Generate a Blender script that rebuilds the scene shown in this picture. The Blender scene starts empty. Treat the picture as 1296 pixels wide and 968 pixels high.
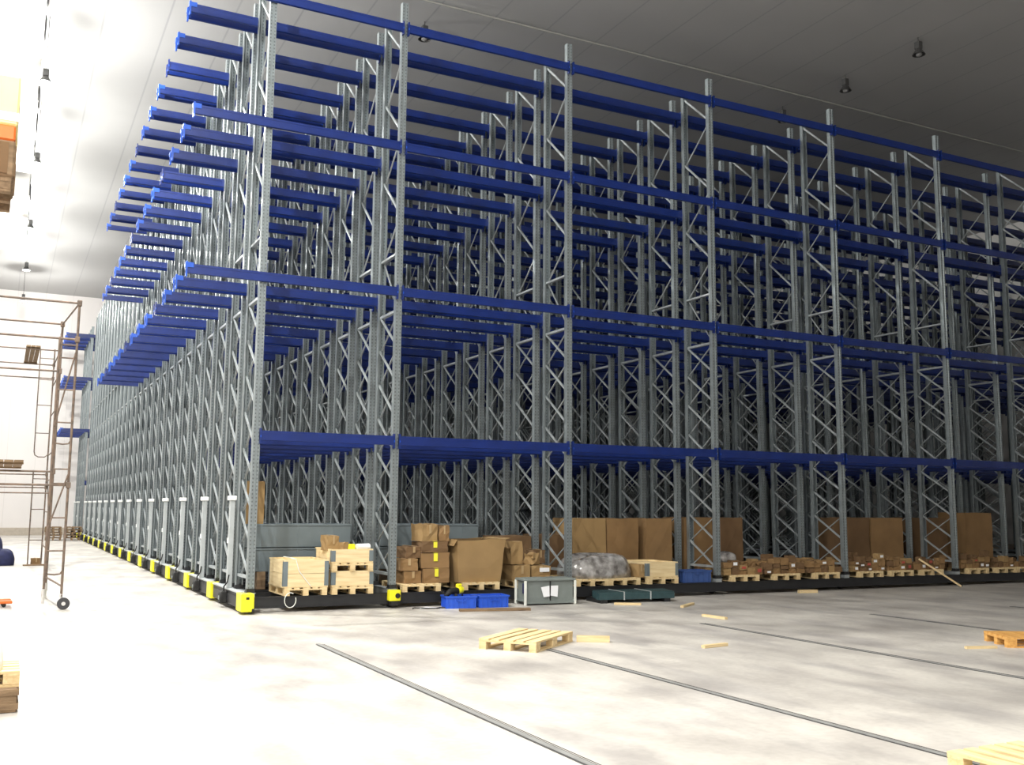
import bpy, math, random
from mathutils import Vector, Matrix
random.seed(7)
S = 1.4                      # everything is laid out in units of 1.4 m and scaled to metres at the end
C = bpy.context.scene.collection
PI = math.pi

# ------------------------------------------------------------------ materials
def mat(name, col, rough=.6, metal=0., var=0., vscale=6., bump=0., bscale=30., col2=None, emis=None, estr=0., stretch=None, detail=4.):
    m = bpy.data.materials.new(name); m.use_nodes = True
    nt = m.node_tree; b = nt.nodes['Principled BSDF']
    b.inputs['Base Color'].default_value = (*col, 1); b.inputs['Roughness'].default_value = rough
    b.inputs['Metallic'].default_value = metal
    tc = nt.nodes.new('ShaderNodeTexCoord')
    src = tc.outputs['Object']
    if stretch:
        mp = nt.nodes.new('ShaderNodeMapping'); mp.inputs['Scale'].default_value = stretch
        nt.links.new(src, mp.inputs['Vector']); src = mp.outputs['Vector']
    if var or col2:
        n = nt.nodes.new('ShaderNodeTexNoise'); n.inputs['Scale'].default_value = vscale; n.inputs['Detail'].default_value = detail
        nt.links.new(src, n.inputs['Vector'])
        r = nt.nodes.new('ShaderNodeValToRGB')
        c2 = col2 or tuple(max(0, c*(1-var)) for c in col)
        r.color_ramp.elements[0].position = .32; r.color_ramp.elements[1].position = .68
        r.color_ramp.elements[0].color = (*c2, 1); r.color_ramp.elements[1].color = (*col, 1)
        nt.links.new(n.outputs['Fac'], r.inputs['Fac']); nt.links.new(r.outputs['Color'], b.inputs['Base Color'])
    if bump:
        n2 = nt.nodes.new('ShaderNodeTexNoise'); n2.inputs['Scale'].default_value = bscale; n2.inputs['Detail'].default_value = 3
        nt.links.new(src, n2.inputs['Vector'])
        bp = nt.nodes.new('ShaderNodeBump'); bp.inputs['Strength'].default_value = bump; bp.inputs['Distance'].default_value = .02
        nt.links.new(n2.outputs['Fac'], bp.inputs['Height']); nt.links.new(bp.outputs['Normal'], b.inputs['Normal'])
    if emis:
        b.inputs['Emission Color'].default_value = (*emis, 1); b.inputs['Emission Strength'].default_value = estr
    return m

def math_node(nt, op, a, bval=None, clamp=False):
    n = nt.nodes.new('ShaderNodeMath'); n.operation = op; n.use_clamp = clamp
    for i, v in enumerate((a, bval)):
        if v is None: continue
        if isinstance(v, (int, float)): n.inputs[i].default_value = v
        else: nt.links.new(v, n.inputs[i])
    return n.outputs[0]

def seam_mat(name, col, axis, pitch, width, seamcol, rough=.45, var=.05, vscale=.4, bump=.15):
    m = mat(name, col, rough, var=var, vscale=vscale, detail=2)
    nt = m.node_tree; b = nt.nodes['Principled BSDF']
    tc = [n for n in nt.nodes if n.type == 'TEX_COORD'][0]
    sp = nt.nodes.new('ShaderNodeSeparateXYZ'); nt.links.new(tc.outputs['Object'], sp.inputs[0])
    v = math_node(nt, 'DIVIDE', sp.outputs[axis], pitch)
    v = math_node(nt, 'ABSOLUTE', math_node(nt, 'SUBTRACT', math_node(nt, 'FRACT', v), .5))
    f = math_node(nt, 'LESS_THAN', v, width/pitch*.5)
    mx = nt.nodes.new('ShaderNodeMix'); mx.data_type = 'RGBA'
    nt.links.new(f, mx.inputs['Factor'])
    old = b.inputs['Base Color'].links[0].from_socket
    nt.links.new(old, mx.inputs['A']); mx.inputs['B'].default_value = (*seamcol, 1)
    nt.links.new(mx.outputs['Result'], b.inputs['Base Color'])
    return m

M = {}
M['galv'] = mat('lit_galvanised_steel', (.46, .50, .52), .38, .4, var=.2, vscale=9)  # paler than the posts: lamp light on brace flanges put into the colour
# perforated face of the posts
def post_material():
    m = mat('perforated_galvanised_steel', (.28, .32, .335), .34, .5, var=.2, vscale=7)
    nt = m.node_tree; b = nt.nodes['Principled BSDF']
    tc = [n for n in nt.nodes if n.type == 'TEX_COORD'][0]
    sp = nt.nodes.new('ShaderNodeSeparateXYZ'); nt.links.new(tc.outputs['Object'], sp.inputs[0])
    z = math_node(nt, 'LESS_THAN', math_node(nt, 'FRACT', math_node(nt, 'DIVIDE', sp.outputs[2], .070)), .42)
    ax = math_node(nt, 'ABSOLUTE', sp.outputs[0])
    x1 = math_node(nt, 'GREATER_THAN', ax, .026); x2 = math_node(nt, 'LESS_THAN', ax, .048)
    g = nt.nodes.new('ShaderNodeNewGeometry'); gs = nt.nodes.new('ShaderNodeSeparateXYZ'); nt.links.new(g.outputs['Normal'], gs.inputs[0])
    fr = math_node(nt, 'GREATER_THAN', math_node(nt, 'ABSOLUTE', gs.outputs[1]), .8)
    f = math_node(nt, 'MULTIPLY', math_node(nt, 'MULTIPLY', z, x1), math_node(nt, 'MULTIPLY', x2, fr))
    mx = nt.nodes.new('ShaderNodeMix'); mx.data_type = 'RGBA'
    nt.links.new(f, mx.inputs['Factor']); nt.links.new(b.inputs['Base Color'].links[0].from_socket, mx.inputs['A'])
    mx.inputs['B'].default_value = (.13, .15, .16, 1)
    nt.links.new(mx.outputs['Result'], b.inputs['Base Color'])
    return m
M['post'] = post_material()
M['blue'] = mat('blue_powder_coat', (.003, .020, .155), .38, var=.25, vscale=3)
M['bluelt'] = mat('bright_blue_connector', (.010, .075, .44), .35)
M['charcoal'] = mat('charcoal_steel', (.016, .017, .020), .5, var=.3)
M['black'] = mat('black_rubber', (.012, .012, .012), .7)
M['yellow'] = mat('yellow_paint', (.90, .85, .02), .45, var=.08)
M['paleg'] = mat('pale_grey_paint', (.42, .45, .46), .5, var=.1)
M['white'] = mat('white_plastic', (.85, .86, .85), .5)
M['wood'] = mat('pale_pine', (.78, .62, .36), .75, col2=(.60, .44, .22), vscale=2.2, stretch=(1, 9, 9), bump=.2)
M['woody'] = mat('pale_pine_crosswise', (.78, .62, .36), .75, col2=(.60, .44, .22), vscale=2.2, stretch=(9, 1, 9), bump=.2)
M['crate'] = mat('crate_pine_boards', (.80, .66, .40), .75, col2=(.66, .50, .27), vscale=2., stretch=(1, 1, 8), bump=.2)
M['oldwood'] = mat('weathered_wood', (.28, .19, .11), .85, col2=(.14, .09, .05), vscale=3, stretch=(1, 6, 6), bump=.3)
M['orangew'] = mat('orange_stained_wood', (.75, .42, .12), .75, col2=(.55, .27, .07), vscale=3, stretch=(1, 6, 6))
M['card'] = mat('brown_cardboard', (.27, .16, .068), .85, var=.18, vscale=2, bump=.15, bscale=5)
M['card2'] = mat('tan_cardboard', (.34, .22, .095), .85, var=.15, vscale=2, bump=.15, bscale=5)
M['card3'] = mat('dark_cardboard', (.17, .098, .045), .85, var=.2, vscale=2, bump=.15, bscale=5)
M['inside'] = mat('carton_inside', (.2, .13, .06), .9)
M['tape'] = mat('yellow_strapping', (.85, .80, .05), .5)
M['tapeb'] = mat('clear_brown_tape', (.42, .30, .16), .35)
M['paper'] = mat('white_paper', (.85, .87, .9), .8)
M['red'] = mat('reddish_print', (.45, .08, .06), .7)
M['bcrate'] = mat('blue_plastic', (.02, .10, .62), .45, var=.1)
M['bcrate2'] = mat('faded_blue_plastic', (.04, .09, .28), .6, var=.2)
M['greyp'] = mat('grey_green_plastic', (.20, .23, .22), .55, var=.15)
M['greym'] = mat('blue_grey_sheet_steel', (.17, .21, .23), .5, .2, var=.2, vscale=2)
M['teal'] = mat('dark_teal_paint', (.035, .08, .09), .45, var=.3)
M['strap'] = mat('pale_strap', (.75, .77, .72), .5)
M['film'] = mat('stretch_film', (.46, .45, .44), .12, .15, var=.35, vscale=6, bump=1., bscale=7, col2=(.13, .12, .115))
M['rust'] = mat('rusty_painted_tube', (.22, .155, .115), .7, .1, col2=(.10, .08, .065), vscale=9)
M['silver'] = mat('zinc_plated', (.7, .7, .7), .3, .8)
M['tire'] = mat('dark_wheel', (.05, .05, .055), .7)
M['orange'] = mat('orange_paint', (.75, .17, .03), .5, var=.1)
M['yellowpk'] = mat('pale_yellow_wrap', (.92, .80, .36), .5, var=.1)
M['sack'] = mat('dark_blue_sacking', (.02, .025, .09), .8, var=.4, vscale=8, bump=.5)
M['rail'] = mat('floor_rail_steel', (.34, .34, .33), .5, .3, var=.25, vscale=4)
M['groove'] = mat('rail_groove', (.05, .05, .05), .9)
M['lampb'] = mat('lamp_housing_dark', (.05, .05, .05), .5)
M['lampoff'] = mat('unlit_lamp_glass', (.18, .18, .18), .2)
M['lamplit'] = mat('lit_lamp_glass', (.9, .9, .9), .3, emis=(1, .98, .92), estr=60)
M['pipe'] = mat('ceiling_pipe', (.32, .32, .30), .5, .2)
M['cooler'] = mat('cooler_casing', (.80, .79, .76), .45, var=.06)
M['kerb'] = mat('kerb_concrete', (.50, .44, .37), .6, var=.15)
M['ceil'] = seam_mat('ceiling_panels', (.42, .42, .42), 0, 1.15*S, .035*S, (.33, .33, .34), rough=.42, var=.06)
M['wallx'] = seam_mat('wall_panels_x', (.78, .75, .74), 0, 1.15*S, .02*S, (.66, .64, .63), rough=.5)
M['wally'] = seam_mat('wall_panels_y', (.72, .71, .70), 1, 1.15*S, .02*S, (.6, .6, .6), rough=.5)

def floor_material():
    m = bpy.data.materials.new('power_floated_concrete'); m.use_nodes = True
    nt = m.node_tree; b = nt.nodes['Principled BSDF']
    tc = nt.nodes.new('ShaderNodeTexCoord')
    def noise(sc, det, stretch=None):
        n = nt.nodes.new('ShaderNodeTexNoise'); n.inputs['Scale'].default_value = sc; n.inputs['Detail'].default_value = det
        s = tc.outputs['Object']
        if stretch:
            mp = nt.nodes.new('ShaderNodeMapping'); mp.inputs['Scale'].default_value = stretch
            nt.links.new(s, mp.inputs['Vector']); s = mp.outputs['Vector']
        nt.links.new(s, n.inputs['Vector']); return n.outputs['Fac']
    a = noise(.42, 6); d = noise(1.7, 8, (1, .6, 1)); e = noise(14, 5); g = noise(.9, 5, (1.6, .5, 1))
    def ramp(f, p0, p1, c0, c1):
        r = nt.nodes.new('ShaderNodeValToRGB'); r.color_ramp.elements[0].position = p0; r.color_ramp.elements[1].position = p1
        r.color_ramp.elements[0].color = (*c0, 1); r.color_ramp.elements[1].color = (*c1, 1)
        nt.links.new(f, r.inputs['Fac']); return r.outputs['Color']
    def mul(x, y, fac=1.):
        n = nt.nodes.new('ShaderNodeMix'); n.data_type = 'RGBA'; n.blend_type = 'MULTIPLY'; n.inputs['Factor'].default_value = fac
        nt.links.new(x, n.inputs['A']); nt.links.new(y, n.inputs['B']); return n.outputs['Result']
    c = ramp(a, .35, .65, (.46, .435, .40), (.62, .59, .54))
    c = mul(c, ramp(d, .34, .6, (.80, .79, .80), (1, 1, 1)))
    c = mul(c, ramp(g, .38, .5, (.84, .84, .86), (1, 1, 1)))
    c = mul(c, ramp(e, .3, .6, (.90, .90, .90), (1, 1, 1)))
    nt.links.new(c, b.inputs['Base Color'])
    rr = nt.nodes.new('ShaderNodeMapRange'); rr.inputs['To Min'].default_value = .35; rr.inputs['To Max'].default_value = .62
    nt.links.new(d, rr.inputs['Value']); nt.links.new(rr.outputs['Result'], b.inputs['Roughness'])
    bp = nt.nodes.new('ShaderNodeBump'); bp.inputs['Strength'].default_value = .08; bp.inputs['Distance'].default_value = .01
    nt.links.new(e, bp.inputs['Height']); nt.links.new(bp.outputs['Normal'], b.inputs['Normal'])
    return m
M['floor'] = floor_material()

# ------------------------------------------------------------------ mesh building
class MB:
    def __init__(s): s.v = []; s.f = []; s.mi = []; s.T = Matrix.Identity(4)
    def add(s, vs, fs, m=0):
        o = len(s.v); s.v += [tuple(s.T @ Vector(v)) for v in vs]; s.f += [tuple(i+o for i in f) for f in fs]; s.mi += [m]*len(fs); return s
    def box(s, x0, x1, y0, y1, z0, z1, m=0, b=0.):
        if b:
            return s.bevbox(x0, x1, y0, y1, z0, z1, b, m)
        v = [(x, y, z) for z in (z0, z1) for y in (y0, y1) for x in (x0, x1)]
        return s.add(v, [(0, 2, 3, 1), (4, 5, 7, 6), (0, 1, 5, 4), (2, 6, 7, 3), (0, 4, 6, 2), (1, 3, 7, 5)], m)
    def bevbox(s, x0, x1, y0, y1, z0, z1, b, m=0):
        # box with chamfered edges along all twelve edges
        X = (x0, x1); Y = (y0, y1); Z = (z0, z1); v = []; idx = {}
        for i in (0, 1):
            for j in (0, 1):
                for k in (0, 1):
                    sx, sy, sz = (b if i == 0 else -b), (b if j == 0 else -b), (b if k == 0 else -b)
                    idx[i, j, k, 0] = len(v); v.append((X[i], Y[j]+sy, Z[k]+sz))
                    idx[i, j, k, 1] = len(v); v.append((X[i]+sx, Y[j], Z[k]+sz))
                    idx[i, j, k, 2] = len(v); v.append((X[i]+sx, Y[j]+sy, Z[k]))
        f = []
        for a in (0, 1):
            q = lambda j, k: idx[a, j, k, 0]; f.append([q(0, 0), q(0, 1), q(1, 1), q(1, 0)] if a == 0 else [q(0, 0), q(1, 0), q(1, 1), q(0, 1)])
            q = lambda i, k: idx[i, a, k, 1]; f.append([q(0, 0), q(1, 0), q(1, 1), q(0, 1)] if a == 0 else [q(0, 0), q(0, 1), q(1, 1), q(1, 0)])
            q = lambda i, j: idx[i, j, a, 2]; f.append([q(0, 0), q(0, 1), q(1, 1), q(1, 0)] if a == 0 else [q(0, 0), q(1, 0), q(1, 1), q(0, 1)])
        for i in (0, 1):
            for j in (0, 1):
                e = [idx[i, j, 0, 0], idx[i, j, 1, 0], idx[i, j, 1, 1], idx[i, j, 0, 1]]; f.append(e if i != j else e[::-1])
                e = [idx[i, 0, j, 0], idx[i, 1, j, 0], idx[i, 1, j, 2], idx[i, 0, j, 2]]; f.append(e if i == j else e[::-1])
                e = [idx[0, i, j, 1], idx[1, i, j, 1], idx[1, i, j, 2], idx[0, i, j, 2]]; f.append(e if i != j else e[::-1])
        for i in (0, 1):
            for j in (0, 1):
                for k in (0, 1):
                    t = [idx[i, j, k, 0], idx[i, j, k, 1], idx[i, j, k, 2]]; f.append(t if (i+j+k) % 2 else t[::-1])
        return s.add(v, f, m)
    def bar(s, p, q, w, h, m=0, up=(0, 0, 1)):
        p, q = Vector(p), Vector(q); d = (q-p).normalized(); u = Vector(up)
        if abs(d.dot(u)) > .98: u = Vector((1, 0, 0))
        r = d.cross(u).normalized(); u = r.cross(d)
        v = [e + r*a*w/2 + u*c*h/2 for e in (p, q) for c in (-1, 1) for a in (-1, 1)]
        return s.add(v, [(0, 1, 3, 2), (4, 6, 7, 5), (0, 4, 5, 1), (2, 3, 7, 6), (0, 2, 6, 4), (1, 5, 7, 3)], m)
    def tube(s, pts, r, n=8, m=0, cap=True):
        pts = [Vector(p) for p in pts]; rings = []; vs = []; fs = []
        u = None
        for i, p in enumerate(pts):
            d = (pts[min(i+1, len(pts)-1)]-pts[max(i-1, 0)]).normalized()
            if u is None: u = d.cross(Vector((0, 0, 1)) if abs(d.z) < .9 else Vector((1, 0, 0))).normalized()
            u = (u - d*u.dot(d)).normalized(); w = d.cross(u)
            rr = r[i] if isinstance(r, (list, tuple)) else r
            for k in range(n):
                a = 2*PI*k/n; vs.append(p+u*math.cos(a)*rr+w*math.sin(a)*rr)
        for i in range(len(pts)-1):
            for k in range(n):
                fs.append((i*n+k, i*n+(k+1) % n, (i+1)*n+(k+1) % n, (i+1)*n+k))
        if cap: fs.append(tuple(range(n))[::-1]); fs.append(tuple((len(pts)-1)*n+k for k in range(n)))
        return s.add(vs, fs, m)
    def prism(s, prof, z0, z1, m=0):
        n = len(prof); v = [(x, y, z0) for x, y in prof]+[(x, y, z1) for x, y in prof]
        return s.add(v, [(i, (i+1) % n, n+(i+1) % n, n+i) for i in range(n)]+[tuple(range(n))[::-1], tuple(range(n, 2*n))], m)
    def lathe(s, prof, n=20, m=0, c=(0, 0, 0), axis='z'):
        v = []; f = []
        for r, z in prof:
            for k in range(n):
                a = 2*PI*k/n; q = (r*math.cos(a), r*math.sin(a), z)
                if axis == 'x': q = (q[2], q[0], q[1])
                if axis == 'y': q = (q[0], q[2], q[1])
                v.append((q[0]+c[0], q[1]+c[1], q[2]+c[2]))
        for i in range(len(prof)-1):
            for k in range(n): f.append((i*n+k, i*n+(k+1) % n, (i+1)*n+(k+1) % n, (i+1)*n+k))
        return s.add(v, f, m)
    def mesh(s, name, mats, smooth=False):
        me = bpy.data.meshes.new(name); me.from_pydata(s.v, [], s.f)
        for mm in (mats if isinstance(mats, (list, tuple)) else [mats]): me.materials.append(mm)
        me.polygons.foreach_set('material_index', s.mi)
        if smooth: me.polygons.foreach_set('use_smooth', [True]*len(me.polygons))
        me.update(); return me
    def build(s, name, mats, parent=None, loc=(0, 0, 0), rz=0., smooth=False):
        return link(name, s.mesh(name, mats, smooth), parent, loc, rz)

def link(name, data, parent=None, loc=(0, 0, 0), rz=0.):
    o = bpy.data.objects.new(name, data); C.objects.link(o)
    if parent is not None: o.parent = parent
    o.location = loc; o.rotation_euler = (0, 0, rz)
    return o
def tag(o, label=None, cat=None, group=None, kind=None):
    for k, v in (('label', label), ('category', cat), ('group', group), ('kind', kind)):
        if v: o[k] = v
    return o
def empty(name, loc=(0, 0, 0), rz=0., **k):
    o = link(name, None, None, loc, rz); o.empty_display_size = .2
    return tag(o, **k)
def copy_tree(o, parent=None):
    c = o.copy(); C.objects.link(c); c.parent = parent
    for ch in list(o.children): copy_tree(ch, c)
    return c
def dup(o, loc, rz=0., label=None, group=None):
    c = copy_tree(o); c.location = loc; c.rotation_euler = (0, 0, rz)
    if label: c['label'] = label
    if group: c['group'] = group
    return c

# ------------------------------------------------------------------ the hall
H = 11.0; XL, XR, YF, YB = -7.0, 26.8, -20.0, 36.7
def shell(name, args, m):
    o = MB().box(*args).build(name, m); o['kind'] = 'structure'; return o
shell('floor', (XL-.2, XR+.2, YF-.2, YB+.2, -.25, 0), M['floor'])
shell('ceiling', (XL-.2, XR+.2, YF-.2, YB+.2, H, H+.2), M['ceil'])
shell('wall_left', (XL-.2, XL, YF, YB, 0, H), M['wally'])
shell('wall_right', (XR, XR+.2, YF, YB, 0, H), M['wally'])
shell('wall_back', (XL, XR, YB, YB+.2, 0, H), M['wallx'])
shell('wall_front', (XL, XR, YF-.2, YF, 0, H), M['wallx'])
shell('baseboard_back', (XL, XR, YB-.16, YB, 0, .33), M['kerb'])
shell('baseboard_right', (XR-.16, XR, YF, YB-.16, 0, .33), M['kerb'])

W = 2.8; W1 = 1.93; Q = 1.05; D = .78
COLX = [0.] + [W1+W*i for i in range(9)]
# rails let into the floor, running towards the viewer
for i in range(6):
    x = COLX[i]
    mb = MB().box(-.028, .012, -16.4, -3.2 if i else -3.15, .0005, .004, 0)
    mb.box(-.046, -.028, -16.4, -3.2, .0005, .0025, 1); mb.box(.012, .022, -16.4, -3.2, .0005, .0025, 1)
    mb.box(.034, .040, -16.4, -3.2, .0005, .0025, 1)
    o = mb.build('trim_%d' % (i+1), [M['rail'], M['groove']], None, (x, 0, 0)); o['kind'] = 'structure'
# rails under the racks
for i in range(10):
    mb = MB().box(-.03, .03, -.12, 35.8, .0005, .006, 0)
    o = mb.build('trim_%d' % (i+7), [M['rail'], M['groove']], None, (COLX[i], 0, 0)); o['kind'] = 'structure'

# ------------------------------------------------------------------ mobile racks
ZB = .26; ZT = 8.76
# post: open hat section with a stiffening groove in the web and return lips
def post_mesh():
    t = .006
    outer = [(-.034, .075), (-.050, .075), (-.050, .040), (-.046, .006), (-.046, 0), (-.016, 0), (-.011, .010), (.011, .010), (.016, 0), (.046, 0), (.046, .006), (.050, .040), (.050, .075), (.034, .075)]
    inner = [(.034, .075-t), (.050-t, .075-t), (.050-t, .042), (.046-t, t), (.020, t), (.013, .010+t), (-.013, .010+t), (-.020, t), (-.046+t, t), (-.050+t, .042), (-.050+t, .075-t), (-.034, .075-t)]
    mb = MB().prism(outer+inner, 0, ZT-ZB, 0)
    mb.box(-.060, .060, -.012, .088, -.004, .012, 1)       # foot plate
    mb.box(-.052, .052, -.006, .080, .012, .05, 1)
    return mb.mesh('post', [M['post'], M['charcoal']])
POST = post_mesh()
def brace_mesh():
    mb = MB()
    yf, yr = .055, D-.055
    def chan(p, q, xo):     # thin C-channel brace
        p = (xo, *p); q = (xo, *q)
        wd = .030 if xo < 0 else .013  # opposite diagonals thinned: shade on their open side put into the width
        mb.bar(p, q, .006, wd, 0, up=(0, 0, 1))
        d = (Vector(q)-Vector(p)).normalized(); n = Vector((1, 0, 0)).cross(d)
        for s_ in (-1, 1):
            o = n*(wd/2-.002)*s_ + Vector((.008, 0, 0)); mb.bar(Vector(p)+o, Vector(q)+o, .018, .004, 0, up=n)
    z = .42-ZB
    step = .43
    while z + step < 2.30-ZB:
        chan((yr, z+step), (yf, z+.02), -.022); chan((yf, z+step), (yr, z+.02), .012); z += step
    step = .50
    while z + step < 4.50-ZB:
        chan((yr, z+step), (yf, z+.02), -.022); chan((yf, z+step), (yr, z+.02), .012); z += step
    top = ZT-ZB-.12; zt_ = top; step = .61
    while zt_-2*step > z-.15:
        chan((yr, zt_), (yf, zt_-step+.01), -.022); chan((yf, zt_-step-.01), (yr, zt_-2*step+.01), .012)
        zt_ -= 2*step
    mb.bar((0, yf, z), (0, yr, z), .06, .035); mb.bar((0, yf, zt_), (0, yr, zt_), .06, .03)
    chan((yf, z), (yr, zt_), .012) if zt_-z > .15 else None
    z = top
    for zz in (.185,): mb.bar((0, yf, zz), (0, yr, zz), .06, .035)
    return mb.mesh('upright_frame', M['galv'])
BRACE = brace_mesh()
LV = [2.348, 4.462, 6.605, 8.41]
BH = .128
def beam_mesh(x0, x1, tip=False):
    # stepped box beam, origin at its top front corner line; the beam is 45 thick
    mb = MB()
    mb.box(x0, x1, 0, .040, -BH, 0, 0)
    mb.box(x0, x1, -.004, 0, -.030, -.004, 0); mb.box(x0, x1, -.004, 0, -BH+.004, -BH+.030, 0)
    for a, b in ((x0, x0+.022), (x1-.022, x1)):
        mb.box(a, b, -.010, .046, -BH-.045, .030, 1 if (tip and a == x0) else 0)
        mb.box(a+.004, b-.004, -.014, -.010, -.09, -.06, 1)
    if tip: mb.box(x0-.006, x0+.10, -.009, .047, -.050, .016, 1)
    return mb.mesh('beam', [M['blue'], M['bluelt']])
BEAM = beam_mesh(.030, W-.030); BEAM1 = beam_mesh(.030, W1-.030)
BEAMC = beam_mesh(-1.005, W1-.030, True); BEAMC2 = beam_mesh(-1.0, W1-.030)
WHEEL = MB().lathe([(.0, -.02), (.085, -.02), (.09, -.012), (.09, .012), (.085, .02), (0, .02)], 18, axis='x').mesh('wheel', M['tire'])
CROSS = MB().box(-.055, .055, .075, Q+D-.075, .10, ZB-.012, 0).box(-.062, .062, -.014, Q+D+.014, ZB-.012, ZB-.004, 0).box(-.055, .055, -.008, .075, .202, ZB-.012, 0).mesh('cross_member', M['galv'])
XE = COLX[-1]
def sill_mesh(): 
    return MB().box(-.10, XE+.1, 0, .07, .055, .20).box(-.10, XE+.1, -.012, .082, .185, .20).box(-.10, XE+.1, -.012, .082, .055, .07).mesh('base_sill', M['charcoal'])
SILL = sill_mesh()
SIDE = MB().box(-.12, -.07, -.14, Q+D+.04, .06, .245, 0).box(-.135, -.05, -.14, Q+D+.04, .245, .262, 1).box(-.128, -.12, -.10, Q+D, .10, .20, 0).mesh('base_end_channel', [M['charcoal'], M['paleg']])
def bumper_mesh():
    mb = MB().bevbox(-.155, .01, -.20, .11, .035, .262, .010, 0)
    mb.box(-.095, -.055, -.206, -.199, .19, .22, 1)
    mb.box(-.02, .012, -.205, -.12, .03, .075, 1)
    return mb.mesh('yellow_bumper', [M['yellow'], M['black']])
BUMP = bumper_mesh()
def motor_mesh():
    mb = MB().bevbox(-.20, -.12, .86, 1.02, .06, .22, .012, 0)
    mb.lathe([(0, -.215), (.07, -.215), (.078, -.205), (.078, -.14), (0, -.14)], 18, 0, (0, .94, .13), 'x')
    mb.lathe([(0, -.222), (.03, -.222), (.03, -.21)], 14, 1, (0, .94, .13), 'x')
    mb.tube([(-.16, .90, .2), (-.17, .86, .28), (-.14, .80, .34), (-.12, .80, .44)], .010, 6, 0)
    return mb.mesh('drive_motor', [M['black'], M['greyp']])
MOTOR = motor_mesh()
def cabinet_mesh():
    mb = MB().bevbox(-.135, -.065, .845, .915, ZB, 1.44, .006, 0)
    mb.bevbox(-.16, -.05, .82, .94, 1.44, 1.50, .008, 1)
    mb.box(-.148, -.135, .86, .90, .86, .93, 1)
    return mb.mesh('control_column', [M['paleg'], M['white']])
CAB = cabinet_mesh()

ORD = ['front', 'second', 'third', 'fourth', 'fifth', 'sixth', 'seventh', 'eighth', 'ninth', 'tenth', 'eleventh', 'twelfth', 'thirteenth', 'fourteenth']
def make_rack(n, y0):
    if n == 0: lab = 'foremost mobile pallet rack with blue beams, pallets and cartons in its bottom bays'
    elif n < 14:
        lab = '%s mobile rack counted back from the open floor, %s' % (ORD[n], 'blue cantilever beams over the aisle' if n < 7 else 'bare grey posts without blue upper beams')
        if n == 13: lab = 'hindmost of the packed mobile racks, bare grey posts, facing the gap before the back wall'
    else: lab = ('galvanised rack standing apart beyond the gap, nearer of the two by the back wall' if n == 14 else 'galvanised rack against the back wall, hindmost of all the racks')
    root = empty('mobile_rack', (0, y0, 0), label=lab, cat='pallet rack', group='mobile pallet racks packed side by side')
    for row in (0, 1):
        for x in COLX:
            fr = link('upright_frame', BRACE, root, (x, row*Q, ZB))
            link('post', POST, fr, (0, 0, 0)); p = link('post', POST, fr, (0, D, 0), PI)
    lines = [(-.050, 'FA'), (D+.010, 'RA'), (Q-.050, 'FB'), (Q+D+.010, 'RB')]
    todo = []
    for li, (yy, nm) in enumerate(lines):
        for k, z in enumerate(LV):
            if n == 6 and li > 1 and k > 0: continue
            if 7 <= n < 14 and k > 0: continue
            for b in range(9):
                me = BEAM if b else (BEAM1 if k == 0 else (BEAMC if li % 3 == 0 or n % 2 == 0 else BEAMC2))
                # size as seen: nearer line, nearer bays, first bay end on the aisle
                todo.append(((b > 6)*2 + (li == 3)*1.5 + (li == 2) * .5 + b*.22 + (k == 0)*.3 - (b == 0)*2, me, (0 if b == 0 else COLX[b], yy, z)))
    todo.sort(key=lambda t: t[0])
    for _, me, loc in todo[:100]: link('beam', me, root, loc)
    if len(todo) > 100:
        v = []; f = []; mi = []
        for _, me, loc in todo[100:]:
            o = len(v); v += [tuple(q.co+Vector(loc)) for q in me.vertices]
            f += [tuple(i+o for i in p.vertices) for p in me.polygons]; mi += [p.material_index for p in me.polygons]
        mm = bpy.data.meshes.new('beam'); mm.from_pydata(v, [], f); mm.materials.append(M['blue']); mm.materials.append(M['bluelt']); mm.polygons.foreach_set('material_index', mi)
        o = link('beam', mm, root); o['kind'] = 'stuff'
    for yy in (0., D-.07, Q, Q+D-.07): link('base_sill', SILL, root, (0, yy, 0))
    for x in COLX: link('cross_member', CROSS, root, (x, 0, 0))
    link('base_end_channel', SIDE, root); b = link('yellow_bumper', BUMP, root)
    link('drive_motor', MOTOR, root); link('control_column', CAB, root)
    for x in (COLX if n == 0 else COLX[:2]):
        for yy in (.18, Q+D-.18): link('wheel', WHEEL, root, (x, yy, .096))
    return root
racks = []
for n in range(14): racks.append(make_rack(n, 2*Q*n))
racks.append(make_rack(14, 31.4)); racks.append(make_rack(15, 33.5))
# yellow light-barrier housing low on the front of the first rack
mb = MB().bevbox(-.085, .075, -.13, -.02, .10, .245, .008, 0); mb.lathe([(0, 0), (.035, 0), (.035, .012), (0, .012)], 16, 1, (.03, -.142, .17), 'y')
mb.box(-.06, .05, -.12, -.03, .04, .10, 1)
o = mb.build('sensor_housing', [M['yellow'], M['black']], racks[0], (W1, 0, 0)); o['label'] = 'yellow sensor housing'

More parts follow.
